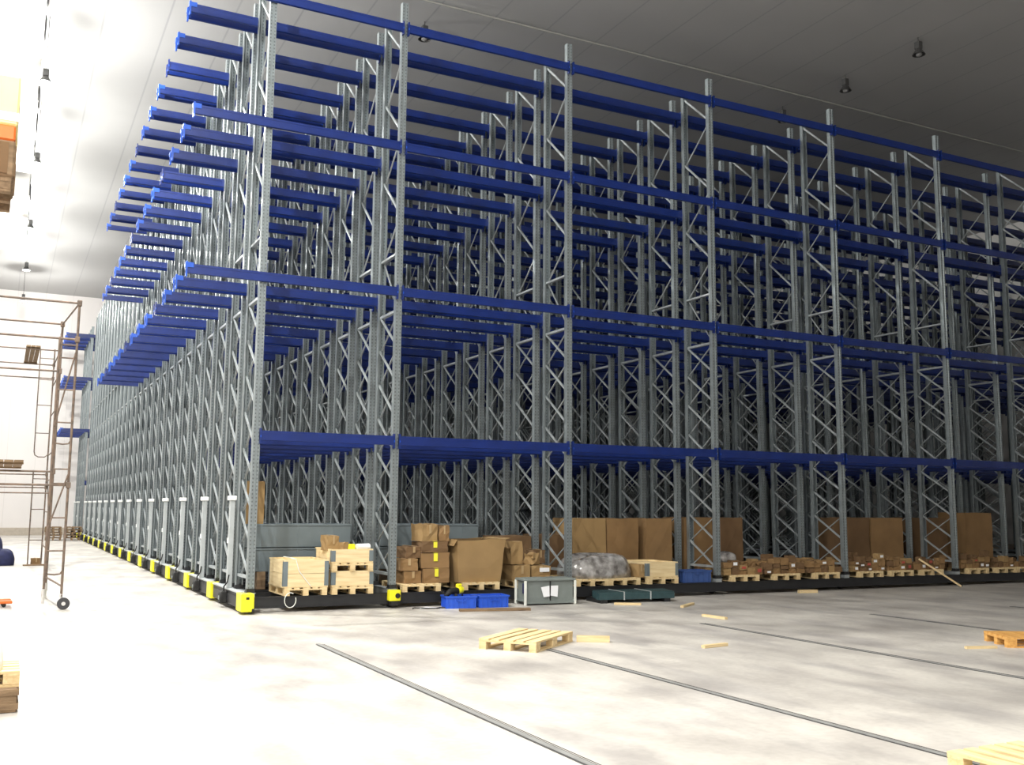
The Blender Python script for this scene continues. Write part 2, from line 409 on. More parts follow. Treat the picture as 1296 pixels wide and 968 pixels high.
# ------------------------------------------------------------------ pallets
PW, PL, PH = .571, .857, .103      # width (x), length (y), height
def pallet_parts():
    top = MB().box(0, .075, 0, PL, 0, .016).mesh('top_board', M['woody'])
    topw = MB().box(0, .098, 0, PL, 0, .016).mesh('top_board', M['woody'])
    st = MB().box(0, PW, 0, .10, 0, .016).mesh('stringer_board', M['wood'])
    bl = MB().bevbox(-.036, .036, -.050, .050, 0, .056, .003).mesh('block', M['wood'])
    sk = MB().box(0, .072, 0, PL, 0, .015).mesh('skid_board', M['woody'])
    return top, topw, st, bl, sk
PP = pallet_parts()
def pallet(loc, rz, label, mats=None, group='wooden pallets', long_front=False):
    r = empty('wooden_pallet', loc, rz, label=label, cat='pallet', group=group)
    top, topw, st, bl, sk = mats or PP
    # origin at the middle of the pallet
    for x, me in ((0, topw), (.128, top), (.248, topw), (.372, top), (PW-.098, topw)): link('top_board', me, r, (x-PW/2, -PL/2, PH-.016))
    for y in (0, PL/2-.05, PL-.10): link('stringer_board', st, r, (-PW/2, y-PL/2, PH-.032))
    for x in (.036, PW/2, PW-.036):
        for y in (.05, PL/2, PL-.05): link('block', bl, r, (x-PW/2, y-PL/2, .015))
        link('skid_board', sk, r, (x-.036-PW/2, -PL/2, 0))
    return r
def tinted(mm):
    out = []
    for me in PP:
        c = me.copy(); c.materials.clear(); c.materials.append(mm); out.append(c)
    return out
PP_OR = tinted(M['orangew']); PP_OLD = tinted(M['oldwood'])

pallet((1.88, -4.06, 0), math.radians(-52), 'pale empty wooden pallet lying alone on the open concrete floor').scale = (1.07, 1.10, 1.0)
pallet((6.78, -6.15, 0), math.radians(60), 'orange-toned wooden pallet on the floor at the right picture edge', PP_OR)
pallet((1.93, -9.72, 0), 0, 'brightly lit pale pallet cut off by the bottom right corner')

def collar_crate(x, y, z, h, label, strap=False, w=.58, d=.80):
    r = empty('collar_crate', (x, y, z), label=label, cat='crate', group='wooden collar crates on pallets in the front rack')
    n = max(1, round(h/.19))
    t = .018
    for k in range(n):
        a, b = k*h/n+.002, (k+1)*h/n-.002
        MB().box(-w/2, w/2, -d/2, -d/2+t, a, b).box(-w/2, w/2, d/2-t, d/2, a, b).box(-w/2, -w/2+t, -d/2+t, d/2-t, a, b).box(w/2-t, w/2, -d/2+t, d/2-t, a, b).build('board_collar', M['crate'], r)
    MB().box(-w/2+t, w/2-t, -d/2+t, d/2-t, h-.05, h-.03).build('lid', M['crate'], r)
    for sx in (-1, 1):
        for sy in (-1, 1):
            cx, cy = sx*(w/2), sy*(d/2)
            mb = MB().box(min(cx, cx-sx*.055), max(cx, cx-sx*.055), cy-.004, cy+.004, .02, h-.02).box(cx-.004, cx+.004, min(cy, cy-sy*.055), max(cy, cy-sy*.055), .02, h-.02)
            mb.build('corner_hinge', M['greym'], r)
    if strap:
        MB().tube([(-w/2+.16, -d/2-.006, h*.98), (-w/2+.20, -d/2-.012, h*.6), (-w/2+.36, -d/2-.010, .02)], .006, 6).tube([(-.10, d/2, h+.004), (-.12, 0, h+.012), (-w/2+.16, -d/2, h+.006)], .007, 6).build('strap', M['strap'], r)
    return r
YC = .40
ZP = .204
pallet((.715, YC-.01, ZP), 0, 'pallet under the wide crate in the leftmost bay of the front rack')
collar_crate(.715, YC-.01, ZP+PH, .36, 'wide pale wooden crate with grey corners and a white strap, leftmost bay', True, .60, .82)
pallet((1.355, YC-.01, ZP), 0, 'bottom pallet of the two-crate stack beside the yellow sensor housing')
collar_crate(1.355, YC-.01, ZP+PH, .205, 'lower crate of the two-crate stack in the leftmost bay')
pallet((1.345, YC-.01, ZP+PH+.205), 0, 'pallet sandwiched between two crates in the leftmost bay')
collar_crate(1.345, YC-.01, ZP+2*PH+.205, .185, 'upper crate of the two-crate stack, small boxes on its lid')

# hanging loop of white strap below the wide crate
pts = [(.50+.075*math.cos(a), -.075, .155+.095*math.sin(a)) for a in [math.radians(60+i*20) for i in range(0, 17)]]
o = MB().tube(pts, .006, 6).build('strap_loop', M['strap']); tag(o, 'thin white strap loop hanging below the wide wooden crate', 'strap')

# ------------------------------------------------------------------ cartons
def carton(x, y, z, w, d, h, label, m='card', rz=0., jit=.01, tape=True, group=None, cat='carton', tapem='tapeb', open_=False, taper=0., labelp=None, name='cardboard_carton'):
    """x,y = centre of footprint; slightly crumpled board box"""
    n = 3; vs = []; fs = []; idx = {}
    rnd = random.Random(int((x*131+y*71+z*37)*100))
    for i in range(n+1):
        for j in range(n+1):
            for k in range(n+1):
                if 0 < i < n and 0 < j < n and 0 < k < n: continue
                u, v, t = i/n-.5, j/n-.5, k/n
                sc = 1+taper*t
                px, py, pz = u*w*sc, v*d*sc, t*h
                if k > 0:
                    px += rnd.uniform(-jit, jit); py += rnd.uniform(-jit, jit); pz += rnd.uniform(-jit, jit) if k < n or not open_ else rnd.uniform(-jit, jit)*1.5
                idx[i, j, k] = len(vs); vs.append((px, py, pz))
    R = range(n)
    for a in R:
        for b in R:
            fs += [(idx[a, 0, b], idx[a+1, 0, b], idx[a+1, 0, b+1], idx[a, 0, b+1]), (idx[a, n, b], idx[a, n, b+1], idx[a+1, n, b+1], idx[a+1, n, b]),
                   (idx[0, a, b], idx[0, a, b+1], idx[0, a+1, b+1], idx[0, a+1, b]), (idx[n, a, b], idx[n, a+1, b], idx[n, a+1, b+1], idx[n, a, b+1]),
                   (idx[a, b, 0], idx[a, b+1, 0], idx[a+1, b+1, 0], idx[a+1, b, 0])]
            if not open_: fs.append((idx[a, b, n], idx[a+1, b, n], idx[a+1, b+1, n], idx[a, b+1, n]))
    mb = MB().add(vs, fs)
    if open_:
        s_ = 1+taper; ww, dd = w*s_/2-.01, d*s_/2-.01
        mb.add([(-w/2+.01, -d/2+.01, .012), (w/2-.01, -d/2+.01, .012), (w/2-.01, d/2-.01, .012), (-w/2+.01, d/2-.01, .012), (-ww, -dd, h-.004), (ww, -dd, h-.004), (ww, dd, h-.004), (-ww, dd, h-.004)],
               [(0, 1, 2, 3), (0, 4, 5, 1), (1, 5, 6, 2), (2, 6, 7, 3), (3, 7, 4, 0)], 1)
    o = mb.build(name, [M[m], M['inside']], None, (x, y, z), rz)
    tag(o, label, cat, group)
    if open_:
        s_ = 1+taper; ww, dd = w*s_/2, d*s_/2
        for (p, q, off) in (((ww, -dd), (ww, dd), (.14*w, 0, .02)), ((-ww, -dd), (-ww, dd), (-.10*w, 0, -.14*h))):
            v = [(p[0], p[1], h), (q[0], q[1], h), (q[0]*.96+off[0], q[1]*.96+off[1], h+off[2]), (p[0]*.96+off[0], p[1]*.96+off[1], h+off[2])]
            v2 = [(a, b, c+.006) for a, b, c in v]
            MB().add(v+v2, [(0, 3, 2, 1), (4, 5, 6, 7), (0, 1, 5, 4), (1, 2, 6, 5), (2, 3, 7, 6), (3, 0, 4, 7)]).build('carton_flap', M[m], o)
    elif tape:
        MB().box(-w*.07, w*.07, -d/2-.008-jit*.6, -d/2-.002-jit*.6, h*.45, h*.98).box(-w*.07, w*.07, -d/2-jit*.6, d/2+jit*.6, h+jit*.5+.001, h+jit*.5+.004).build('packing_tape', M[tapem], o)
    if labelp:
        lx, lz, lw, lh = labelp
        MB().box(lx-lw/2, lx+lw/2, -d/2-.014-jit, -d/2-.009-jit, lz, lz+lh).build('paper_label', M['paper'], o)
    return o
zt = ZP+2*PH+.205+.185
carton(1.12, .30, zt-.028, .17, .24, .20, 'rough straw-coloured box standing on the upper crate of the leftmost bay', 'card2', .1)
carton(1.27, .18, zt-.028, .10, .12, .11, 'small carton leaning in front of the straw-coloured box on the upper crate', 'card2', .3, tape=False)
o = MB().bevbox(-.05, .05, -.04, .04, 0, .09, .012, 0).lathe([(0, .09), (.02, .09), (.02, .12), (0, .12)], 12, 1).build('yellow_canister', [M['yellow'], M['black']], None, (1.375, .16, zt-.028)); tag(o, 'small yellow canister on the lid of the upper crate', 'canister')
o = MB().lathe([(0, 0), (.045, 0), (.045, .20), (.02, .20), (.02, .17), (0, .17)], 16, 0, (0, 0, 0), 'x').build('paper_roll', M['paper'], None, (1.45, .15, zt+.018), .25); tag(o, 'white paper roll lying on the upper crate beside the yellow canister', 'paper roll')

# bay 2: pallet of stacked cartons
pallet((2.36, .42, ZP), 0, 'pallet carrying the taped carton stack, left in the second bay')
pallet((2.58, .44, ZP-0), 0, 'x') if False else None
g = 'taped cartons stacked on a pallet in the second bay'
zb = ZP+PH
carton(2.26, .30, zb, .26, .34, .17, 'bottom carton of the short left column on the second-bay pallet', 'card', .1, .008, group=g)
carton(2.24, .30, zb+.175, .25, .34, .17, 'middle carton of the short left column on the second-bay pallet', 'card', -.12, .008, group=g)
carton(2.27, .32, zb+.352, .24, .32, .16, 'top carton of the short left column, bulging side, second bay', 'card3', .15, .010, group=g)
carton(2.62, .30, zb, .40, .36, .20, 'bottom carton with yellow tape in the tall right column, second bay', 'card', .03, .008, group=g, tapem='tape')
carton(2.62, .31, zb+.208, .42, .36, .21, 'middle carton with yellow tape in the tall right column, second bay', 'card', -.04, .008, group=g, tapem='tape')
carton(2.60, .31, zb+.425, .40, .36, .15, 'flat carton just below the tilted top carton, second bay', 'card3', .02, .012, group=g, tapem='tape')
carton(2.51, .31, zb+.582, .25, .32, .24, 'tilted light brown carton topping the stack, second bay', 'card2', .12, .012, group=g)
carton(2.775, .34, zb+.582, .16, .30, .22, 'narrow carton on top of the stack beside the tilted one', 'card', -.05, .012, group=g)
pallet((3.28, .42, ZP), 0, 'pallet below the big open cardboard bin in the second bay')
carton(3.28, .42, zb, .66, .70, .60, 'big open cardboard bin, wider at its rim, on a pallet in the second bay', 'card2', 0, .008, open_=True, taper=.16, cat='cardboard bin', name='cardboard_bin')
pallet((4.15, .48, ZP), 0, 'pallet hidden behind the grey storage crate, second bay')
carton(3.99, .42, zb, .27, .60, .22, 'left pale flat carton on the pallet behind the grey storage crate', 'card2', .02, .008)
carton(4.32, .42, zb, .31, .60, .21, 'right pale flat carton on the pallet behind the grey storage crate', 'card2', -.03, .008, labelp=(.05, .12, .16, .06))
carton(3.95, .36, zb+.232, .20, .26, .33, 'upright torn carton above the grey storage crate', 'card2', .08, .012, tape=False)
carton(4.22, .24, zb+.226, .18, .16, .16, 'small crumpled carton beside the upright torn one, above the grey crate', 'card2', .5, .022, tape=False)
carton(4.44, .54, zb+.226, .18, .28, .20, 'darker carton by the post, above the grey storage crate', 'card3', .1, .015)

# row behind the front row (second half of the front rack)
YR = Q + .36
def panel_stack(x0, x1, lab):
    c = (x0+x1)/2; w = x1-x0
    for k in (-1, 1):
        o = MB().bevbox(-.06, .06, -.34, .34, 0, .25, .01).build('timber_bearer', M['oldwood'], None, (c+k*w*.32, YR, ZP)); tag(o, 'dark timber bearer under the %s end of the %s' % ('left' if k < 0 else 'right', lab[2]), 'timber bearer')
    for k in (0, 1):
        r = empty('sheet_metal_box', (c, YR, ZP+.25+k*.335), label=lab[k], cat='metal box', group='long grey sheet metal boxes behind the front pallets')
        MB().bevbox(-w/2, w/2, -.33, .33, 0, .300, .006).build('box_body', M['greym'], r)
        mb = MB().box(-w/2-.004, w/2+.004, -.34, .34, .300, .325)
        for q in range(3): mb.box(-w/2+w*(q+.5)/3-.008, -w/2+w*(q+.5)/3+.008, -.336, -.33, .0, .3)
        mb.build('lid', M['greym'], r)
panel_stack(.10, 1.66, ['lower long grey sheet metal box behind the leftmost crates', 'upper long grey sheet metal box behind the leftmost crates', 'grey metal boxes of the leftmost bay'])
panel_stack(2.12, 3.72, ['lower long grey sheet metal box behind the second-bay cartons', 'upper long grey sheet metal box behind the second-bay cartons', 'grey metal boxes of the second bay'])
zz = ZP+.25+.335+.326
carton(.24, YR, zz, .34, .40, .60, 'tall brown carton standing on the grey metal boxes at the left corner post', 'card2', 0, .008)
def back_carton(x0, x1, h, lab, m, tape=False):
    pallet(((x0+x1)/2, YR+.02, ZP), 0, 'pallet under the ' + lab, PP)
    return carton((x0+x1)/2, YR, ZP+PH, x1-x0, .66, h, lab, m, 0, .008, tape=tape)
back_carton(4.10, 4.66, .62, 'dark brown carton left of the post behind the grey crate', 'card3')
back_carton(4.84, 5.34, .64, 'dark brown carton right of the post behind the grey crate', 'card3')
back_carton(5.42, 6.06, .90, 'tall striped tan carton behind the film-wrapped load', 'card2')
back_carton(6.08, 6.70, .90, 'tall plain brown carton behind the third-bay crate', 'card')
back_carton(6.86, 7.40, .90, 'tall brown carton left of the post above the faded blue box', 'card')
back_carton(7.66, 8.26, .92, 'tall brown carton right of the post beside the reddish boxes', 'card')
back_carton(8.30, 8.95, .92, 'tall reddish brown carton behind the left pile of the fourth bay', 'card3')
back_carton(11.30, 12.05, .93, 'dim tall carton behind the left pile of the fifth bay', 'card3')
back_carton(12.10, 12.95, .93, 'dim tall carton behind the right pile of the fifth bay', 'card')
back_carton(13.45, 14.20, .93, 'dim tall carton behind the left pile of the sixth bay', 'card3')
back_carton(14.75, 15.55, 1.04, 'tallest dim carton at the right, behind the sixth-bay pile', 'card')

# bay 3
pallet((5.14, .42, ZP), 0, 'left pallet under the load wrapped in clear film')
pallet((5.72, .42, ZP), 0, 'right pallet under the load wrapped in clear film')
def lumpy(name, x, y, z, w, d, h, m, lab, cat, seed=1, amp=.05, nx=16, ny=10, nz=6, rz=0., group=None):
    rnd = random.Random(seed); vs = []; fs = []
    ph = [rnd.uniform(0, 6) for _ in range(6)]
    R = 12; K = 20
    rows = []
    for i in range(R+1):
        t = i/R; a = t*PI/2
        for k in range(K):
            b = 2*PI*k/K
            cx, cy = math.cos(b), math.sin(b)
            sq = 1/max(abs(cx), abs(cy))**.75
            rr = math.cos(a)**.45 if t < 1 else 0
            n_ = 1+amp*(math.sin(3*b+ph[0]+4*t)+math.sin(5*b+ph[1]-3*t)+.6*math.sin(9*b+ph[2]+7*t))
            zz_ = h*math.sin(a)**.8*(1+amp*1.2*(math.sin(2*b+ph[3])+math.sin(4*b+ph[4])))
            vs.append((cx*sq*rr*n_*w/2, cy*sq*rr*n_*d/2, max(zz_, 0)))
    for i in range(R):
        for k in range(K): fs.append((i*K+k, i*K+(k+1) % K, (i+1)*K+(k+1) % K, (i+1)*K+k))
    fs.append(tuple(range(K))[::-1])
    o = MB().add(vs, fs).build(name, m, None, (x, y, z), rz, smooth=True)
    return tag(o, lab, cat, group)
o = lumpy('wrapped_load', 5.43, .42, ZP+PH, 1.08, .78, .34, M['film'], 'shiny grey load wrapped in stretch film, left in the third bay', 'wrapped load', 3, .055)
pallet((6.44, .42, ZP), 0, 'pallet under the short wooden crate in the third bay')
collar_crate(6.44, .42, ZP+PH, .235, 'short wooden crate right of the film-wrapped load', w=.60)
carton(6.075, .22, ZP+PH, .10, .30, .20, 'narrow pale carton squeezed between wrapped load and short crate', 'card2', 0, .003)
def plastic_box(name, x, y, z, w, d, h, m, lab, group=None, rz=0., ribs=5, cat='plastic crate'):
    t = .014
    r = empty(name, (x, y, z), rz, label=lab, cat=cat, group=group)
    mb = MB().box(-w/2, w/2, -d/2, d/2, 0, .012)
    mb.box(-w/2, w/2, -d/2, -d/2+t, .012, h).box(-w/2, w/2, d/2-t, d/2, .012, h).box(-w/2, -w/2+t, -d/2+t, d/2-t, .012, h).box(w/2-t, w/2, -d/2+t, d/2-t, .012, h)
    for k in range(ribs):
        xx = -w/2+w*(k+.5)/ribs; mb.box(xx-.004, xx+.004, -d/2-.008, -d/2, .01, h-.03); 
        yy = -d/2+d*(k+.5)/ribs; mb.box(-w/2-.008, -w/2, yy-.004, yy+.004, .01, h-.03)
    mb.build('crate_body', m, r)
    MB().box(-w/2-.014, w/2+.014, -d/2-.014, -d/2, h-.022, h).box(-w/2-.014, w/2+.014, d/2, d/2+.014, h-.022, h).box(-w/2-.014, -w/2, -d/2, d/2, h-.022, h).box(w/2, w/2+.014, -d/2, d/2, h-.022, h).build('rim', m, r)
    MB().tube([(-.07, -d/2-.010, h-.03), (-.06, -d/2-.016, h-.065), (.06, -d/2-.016, h-.065), (.07, -d/2-.010, h-.03)], .006, 6).build('handle_grip', m, r)
    return r
plastic_box('blue_plastic_box', 7.13, .20, ZP, .52, .36, .19, M['bcrate2'], 'faded blue plastic box on the rack base at the third bay post')
# bays 4-6: piles of small cartons and steel fittings
def pile(x0, x1, hmax, nbox, place, seed, y=.40):
    rnd = random.Random(seed); w = x1-x0
    npal = 2 if w > .95 else 1
    for k in range(npal):
        pallet((x0+w*(k+.5)/npal, y, ZP), 0, ('%s pallet under the jumbled small boxes %s' % (('left', 'right')[k] if npal == 2 else 'single', place)))
    g = 'small boxes jumbled %s' % place
    tops = {}
    cell = .15
    nx = int(w/cell); k = 0
    protos = []
    mats = ['card3', 'card', 'card3', 'card2', 'card']
    placed = 0
    for layer in range(4):
        for iy, yy in enumerate((y-.30, y-.13, y+.05, y+.22)):
            for ix in range(nx):
                xx = x0+(ix+.5)*w/nx
                env = hmax*(.55+.45*math.sin(PI*(ix+.5)/nx+rnd.uniform(-.3, .3)))
                z = tops.get((ix, iy), 0)
                if z > env*.85 or placed >= nbox or rnd.random() < .12: continue
                h = rnd.uniform(.06, .12); ww = w/nx*rnd.uniform(.80, .98); dd = rnd.uniform(.11, .155)
                mm = rnd.choice(mats)
                o = carton(xx, yy, ZP+PH+z, ww, dd, h, 'small box in the jumbled pile %s' % place, mm, rnd.uniform(-.12, .12), .006, tape=False, group=g, cat='small box', name='small_box')
                if rnd.random() < .22: MB().box(-ww*.25, ww*.25, -dd/2-.012, -dd/2-.007, h*.3, h*.75).build('paper_label', M[rnd.choice(['paper', 'paper', 'red'])], o)
                tops[ix, iy] = z+h+.008; placed += 1
pile(7.66, 8.48, .24, 34, 'left in the fourth bay', 1)
pile(8.52, 9.40, .30, 40, 'in the middle of the fourth bay', 2)
pile(9.46, 10.26, .27, 36, 'right in the fourth bay', 3)
pile(10.52, 11.30, .42, 42, 'left in the fifth bay', 4)
pile(11.36, 11.98, .34, 26, 'in the middle of the fifth bay', 8)
pile(12.04, 12.86, .20, 24, 'right in the fifth bay', 5)
pile(13.28, 14.10, .46, 40, 'left in the sixth bay', 6)
pile(14.18, 15.38, .36, 40, 'right in the sixth bay', 7)
lumpy('wrapped_bundle', 7.62+.28, .30, ZP+PH+.20, .34, .3, .16, M['film'], 'small film-wrapped bundle on the fourth-bay pile by the post', 'wrapped bundle', 9, .05)

# ------------------------------------------------------------------ things on the floor in front of the racks
def grey_crate():
    # corners at (3.71,.10) (3.83,-.40) (4.60,-.46)
    r = empty('storage_crate', (4.165, -.285, 0), -.075, label='grey lidded storage crate with white papers on its side, on the floor', cat='storage crate')
    w, d, h = .78, .35, .37
    MB().bevbox(-w/2+.02, w/2-.02, -d/2+.02, d/2-.02, .055, h-.03, .008).box(-w/2+.01, w/2-.01, -d/2+.01, d/2-.01, .045, .075).build('crate_body', M['greyp'], r)
    MB().bevbox(-w/2-.01, w/2+.01, -d/2-.01, d/2+.01, h-.035, h, .008).box(-w/2+.06, -.04, -d/2+.06, d/2-.06, h, h+.008).box(.04, w/2-.06, -d/2+.06, d/2-.06, h, h+.008).build('lid', M['greyp'], r)
    for sx in (-1, 1):
        for sy in (-1, 1):
            MB().bevbox(sx*w/2-.016, sx*w/2+.016, sy*d/2-.016, sy*d/2+.016, 0, h-.03, .004).build('corner_post', M['strap'], r)
    MB().box(-w/2, w/2, -d/2-.004, -d/2+.02, .02, .05).box(-w/2, w/2, d/2-.02, d/2+.004, .02, .05).build('runner', M['greyp'], r)
    MB().box(-.006, .006, -d/2-.002, -d/2+.018, .06, h-.03).build('panel_seam', M['black'], r)
    MB().add([(-.15, -d/2-.004, .25), (-.02, -d/2-.004, .27), (-.015, -d/2-.006, .12), (-.11, -d/2-.006, .11)], [(0, 3, 2, 1)]).build('paper_sheet', M['paper'], r)
    MB().add([(.005, -d/2-.006, .27), (.12, -d/2-.004, .27), (.11, -d/2-.004, .11), (.0, -d/2-.006, .13)], [(0, 3, 2, 1)]).build('paper_sheet', M['paper'], r)
    MB().box(-.02, -.0, -d/2-.003, -d/2, .1, .3)
    o = MB().box(-w/2+.005, -w/2+.02, -.17, -.05, .16, .30).build('dark_label', M['sack'], r)
grey_crate()
g = 'pair of blue plastic crates on the floor'
bc1 = plastic_box('blue_plastic_crate', 2.79, -.30, 0, .42, .30, .165, M['bcrate'], 'left blue plastic crate on the floor, black tools heaped in it', g, -.18, 6)
bc2 = plastic_box('blue_plastic_crate', 3.25, -.36, 0, .42, .30, .165, M['bcrate'], 'right blue plastic crate on the floor, open and empty', g, -.10, 6)
t = empty('angle_grinder', (2.74, -.30, .19), .3, label='black power tool with a yellow end lying in the left blue crate', cat='power tool')
MB().tube([(-.17, 0, -.02), (-.08, .02, .03), (.04, 0, .035)], [.03, .042, .05], 10).tube([(-.10, .02, -.14), (-.12, .05, -.02), (-.08, .02, .03)], .022, 8).tube([(.0, -.06, -.15), (-.02, -.03, .0)], .02, 8).build('tool_body', M['black'], t, smooth=True)
MB().lathe([(0, .04), (.05, .04), (.055, .07), (.045, .12), (0, .12)], 12, 0, (0, 0, .045), 'x').bevbox(.02, .10, -.03, .03, .05, .13, .012).build('gear_head', M['yellow'], t)
MB().tube([(-.17, 0, -.02), (-.22, .03, .03), (-.16, .10, .05), (-.05, .12, .02), (.08, .10, .04)], .009, 6).build('power_cable', M['black'], t)
MB().tube([(.18, .06, -.14), (.18, .06, .06)], .008, 6).build('rod', M['charcoal'], t)
o = MB().add([(-.16, -.02, .004), (.02, -.06, .004), (.12, .02, .006), (-.02, .08, .012)], [(0, 1, 2, 3)]).add([(-.16, -.02, .008), (.02, -.06, .008), (.12, .02, .010), (-.02, .08, .020)], [(0, 1, 2, 3)]).build('paper_sheet', M['paper'], None, (2.36, -.30, 0)); tag(o, 'crumpled white sheet on the floor left of the blue crates', 'paper')
o = MB().tube([(2.10, -.34, .012), (2.16, -.24, .012), (2.30, -.36, .012), (2.42, -.42, .012), (2.50, -.34, .012), (2.56, -.38, .012)], .008, 6).build('cable', M['black']); tag(o, 'thin black cable trailing to the left blue crate', 'cable')

def plank(p, q, w, h, lab, m='wood', z=0, name='wooden_plank'):
    p, q = Vector((*p, 0)), Vector((*q, 0)); d = q-p; L = d.length
    o = MB().bevbox(0, L, -w/2, w/2, 0, h, .002).build(name, M[m], None, (p.x, p.y, z), math.atan2(d.y, d.x))
    return tag(o, lab, 'plank', 'loose timber on the floor')
plank((2.58, -.80), (3.52, -1.03), .09, .035, 'long grey-brown plank in front of the blue plastic crates', 'oldwood')
plank((2.48, -4.02), (2.77, -4.20), .09, .06, 'thick offcut sticking out behind the lone pale pallet')
plank((5.67, -1.52), (6.10, -1.20), .05, .03, 'thin stick nearest the dark steel bundle')
plank((5.24, -2.55), (5.27, -2.98), .05, .03, 'short pale stick between the steel bundle and the long floor rail')
plank((3.38, -4.96), (3.72, -4.90), .05, .03, 'short stick alone right of the pale pallet')
plank((5.80, -6.06), (6.13, -6.16), .04, .025, 'thin pale stick beside the orange-toned pallet')
plank((9.02, .10-.32), (9.36, -.28), .07, .05, 'pale offcut lying by the rack base below the fourth bay')
# leaning stick at the fifth bay
a, b = Vector((12.75, -.38, .02)), Vector((12.16, .03, .50))
o = MB().bar(a, b, .03, .03).build('wooden_stick', M['wood']); tag(o, 'long thin stick leaning against the pile of the fifth bay', 'stick')

# dark teal steel bundle
r = empty('steel_bundle', (5.55, -.38, 0), -.10, label='flat bundle of dark teal steel sections tied with wire, on the floor', cat='steel bundle')
L = 1.25
for k in range(5):
    y0 = -.25+k*.10
    MB().box(-L/2+k*.03, L/2+k*.02, y0, y0+.085, .05, .135).box(-L/2+k*.03, L/2+k*.02, y0+.01, y0+.02, .135, .155).box(-L/2+k*.03, L/2+k*.02, y0+.065, y0+.075, .135, .155).build('steel_section', M['teal'], r)
for xx in (-.22, .22): MB().box(xx-.008, xx+.008, -.262, -.25, .04, .16).box(xx-.008, xx+.008, -.262, .25, .156, .162).build('tie_wire', M['paleg'], r)
for xx in (-.55, .50): MB().box(xx-.05, xx+.05, -.26, .24, 0, .05).build('bearer', M['charcoal'], r)
plank((5.02, -.78), (5.35, -.98), .08, .03, 'pale board poking out below the dark teal steel bundle')

# ------------------------------------------------------------------ left side: scaffolds, sacks, pallet truck
def scaffold(loc, legs, xl, ztop, rungs, rails, braces, label, casters, arcs):
    r = empty('scaffold_tower', loc, label=label, cat='scaffold', group='rusty scaffold towers in the left aisle')
    def P(x, y, z): return (x-loc[0], y-loc[1], z)
    (xa, ya), (xb, yb) = legs
    off = xl
    for side in (0, 1):
        dx = side*off
        for (x, y) in legs:
            MB().tube([P(x+dx, y, .16), P(x+dx, y, ztop)], .0165, 8).build('leg', M['rust'], r)
        mb = MB()
        for z in rungs: mb.tube([P(xa+dx, ya, z), P(xb+dx, yb, z)], .013, 6)
        for z in arcs:
            pts = [P(xa+dx+(xb-xa)*t, ya+(yb-ya)*t, z-(.06 if 0 < t < 1 else 0)) for t in (0, .15, .5, .85, 1)]
            mb.tube(pts, .014, 6)
        mb.build('ladder_rungs', M['rust'], r)
        for (y0_, z0_, y1_, z1_) in braces:
            fx = lambda y: xa+(xb-xa)*(y-ya)/(yb-ya)
            MB().tube([P(fx(y0_)+dx+.02, y0_, z0_), P(fx(y1_)+dx+.02, y1_, z1_)], .012, 6).build('diagonal_brace', M['rust'], r)
    for (i, z) in rails:
        x, y = legs[i]
        MB().tube([P(x+.03, y, z), P(x+off-.03, y, z)], .015, 8).build('rail', M['rust'], r)
        MB().bevbox(x-loc[0]-.03, x-loc[0]+.03, y-loc[1]-.03, y-loc[1]+.03, z-.04, z+.04, .006).build('coupler', M['rust'], r)
    for i in (0, 1):
        for dx in (0, off):
            x, y = legs[i]
            if i == 0 and casters:
                c = MB().lathe([(0, -.02), (.062, -.022), (.078, -.018), (.078, .018), (.062, .022), (0, .02)], 22, 0, P(x+dx+.03, y-.03, .078), 'y').build('caster_wheel', M['tire'], r)
                MB().lathe([(.0, -.03), (.025, -.03), (.025, .03), (0, .03)], 14, 0, P(x+dx+.03, y-.03, .078), 'y').build('wheel_hub', M['silver'], c)
                MB().tube([P(x+dx, y, .2), P(x+dx-.01, y, .18), P(x+dx+.03, y, .09)], .018, 8).build('caster_fork', M['silver'], r)
            else:
                MB().tube([P(x+dx, y, .10), P(x+dx, y, .22)], .026, 10).tube([P(x+dx, y, 0), P(x+dx, y, .10)], .018, 10).build('screw_jack', M['silver'], r)
    return r
s1 = scaffold((-2.15, 1.4, 0), [(-2.15, 1.4), (-2.27, 3.25)], -2.2, 4.1, (4.08, .3), [(0, 4.08), (1, 4.08), (0, 3.58), (1, 3.36), (0, 1.62), (1, 1.85)],
         [], 'tall rusty wheeled scaffold tower nearest the viewer, left aisle', True, ())
lx = -.215
MB().tube([(lx, 0, .16), (lx, 0, 3.6)], .016, 8).build('leg', M['rust'], s1)
MB().tube([(lx, 0, .27), (lx, 0, .16)], .026, 10).tube([(lx, 0, .16), (lx, 0, .08)], .016, 8).build('screw_jack', M['silver'], s1)
mb = MB()
for z in (.76, 1.19, 1.64, 1.83, 2.45, 2.89, 3.32, 3.5): mb.tube([(lx, 0, z), (0, 0, z)], .011, 6)
for z in (.51, 2.22): mb.tube([(lx, 0, z), (lx+.03, 0, z-.05), (-.1, 0, z-.06), (-.03, 0, z-.05), (0, 0, z)], .012, 6)
mb.build('ladder_rungs', M['rust'], s1)
for z0, z1 in ((1.05, 1.76), (2.4, 3.4)): MB().tube([(lx, -.02, z0), (-.01, -.02, z1)], .012, 6).build('diagonal_brace', M['rust'], s1)
s2 = scaffold((-2.0, 10.0, 0), [(-2.02, 10.0), (-2.04, 12.5)], -1.9, 5.0, (1.2, 1.9, 3.4, 4.1, 4.62), [(0, 4.62), (1, 4.62), (1, 4.30), (1, 1.75), (1, 2.05), (0, 1.6)], [(10.1, .6, 12.4, 2.0)], 'farther rusty scaffold tower behind the wheeled one, plank on top', False, (.5, 2.55))
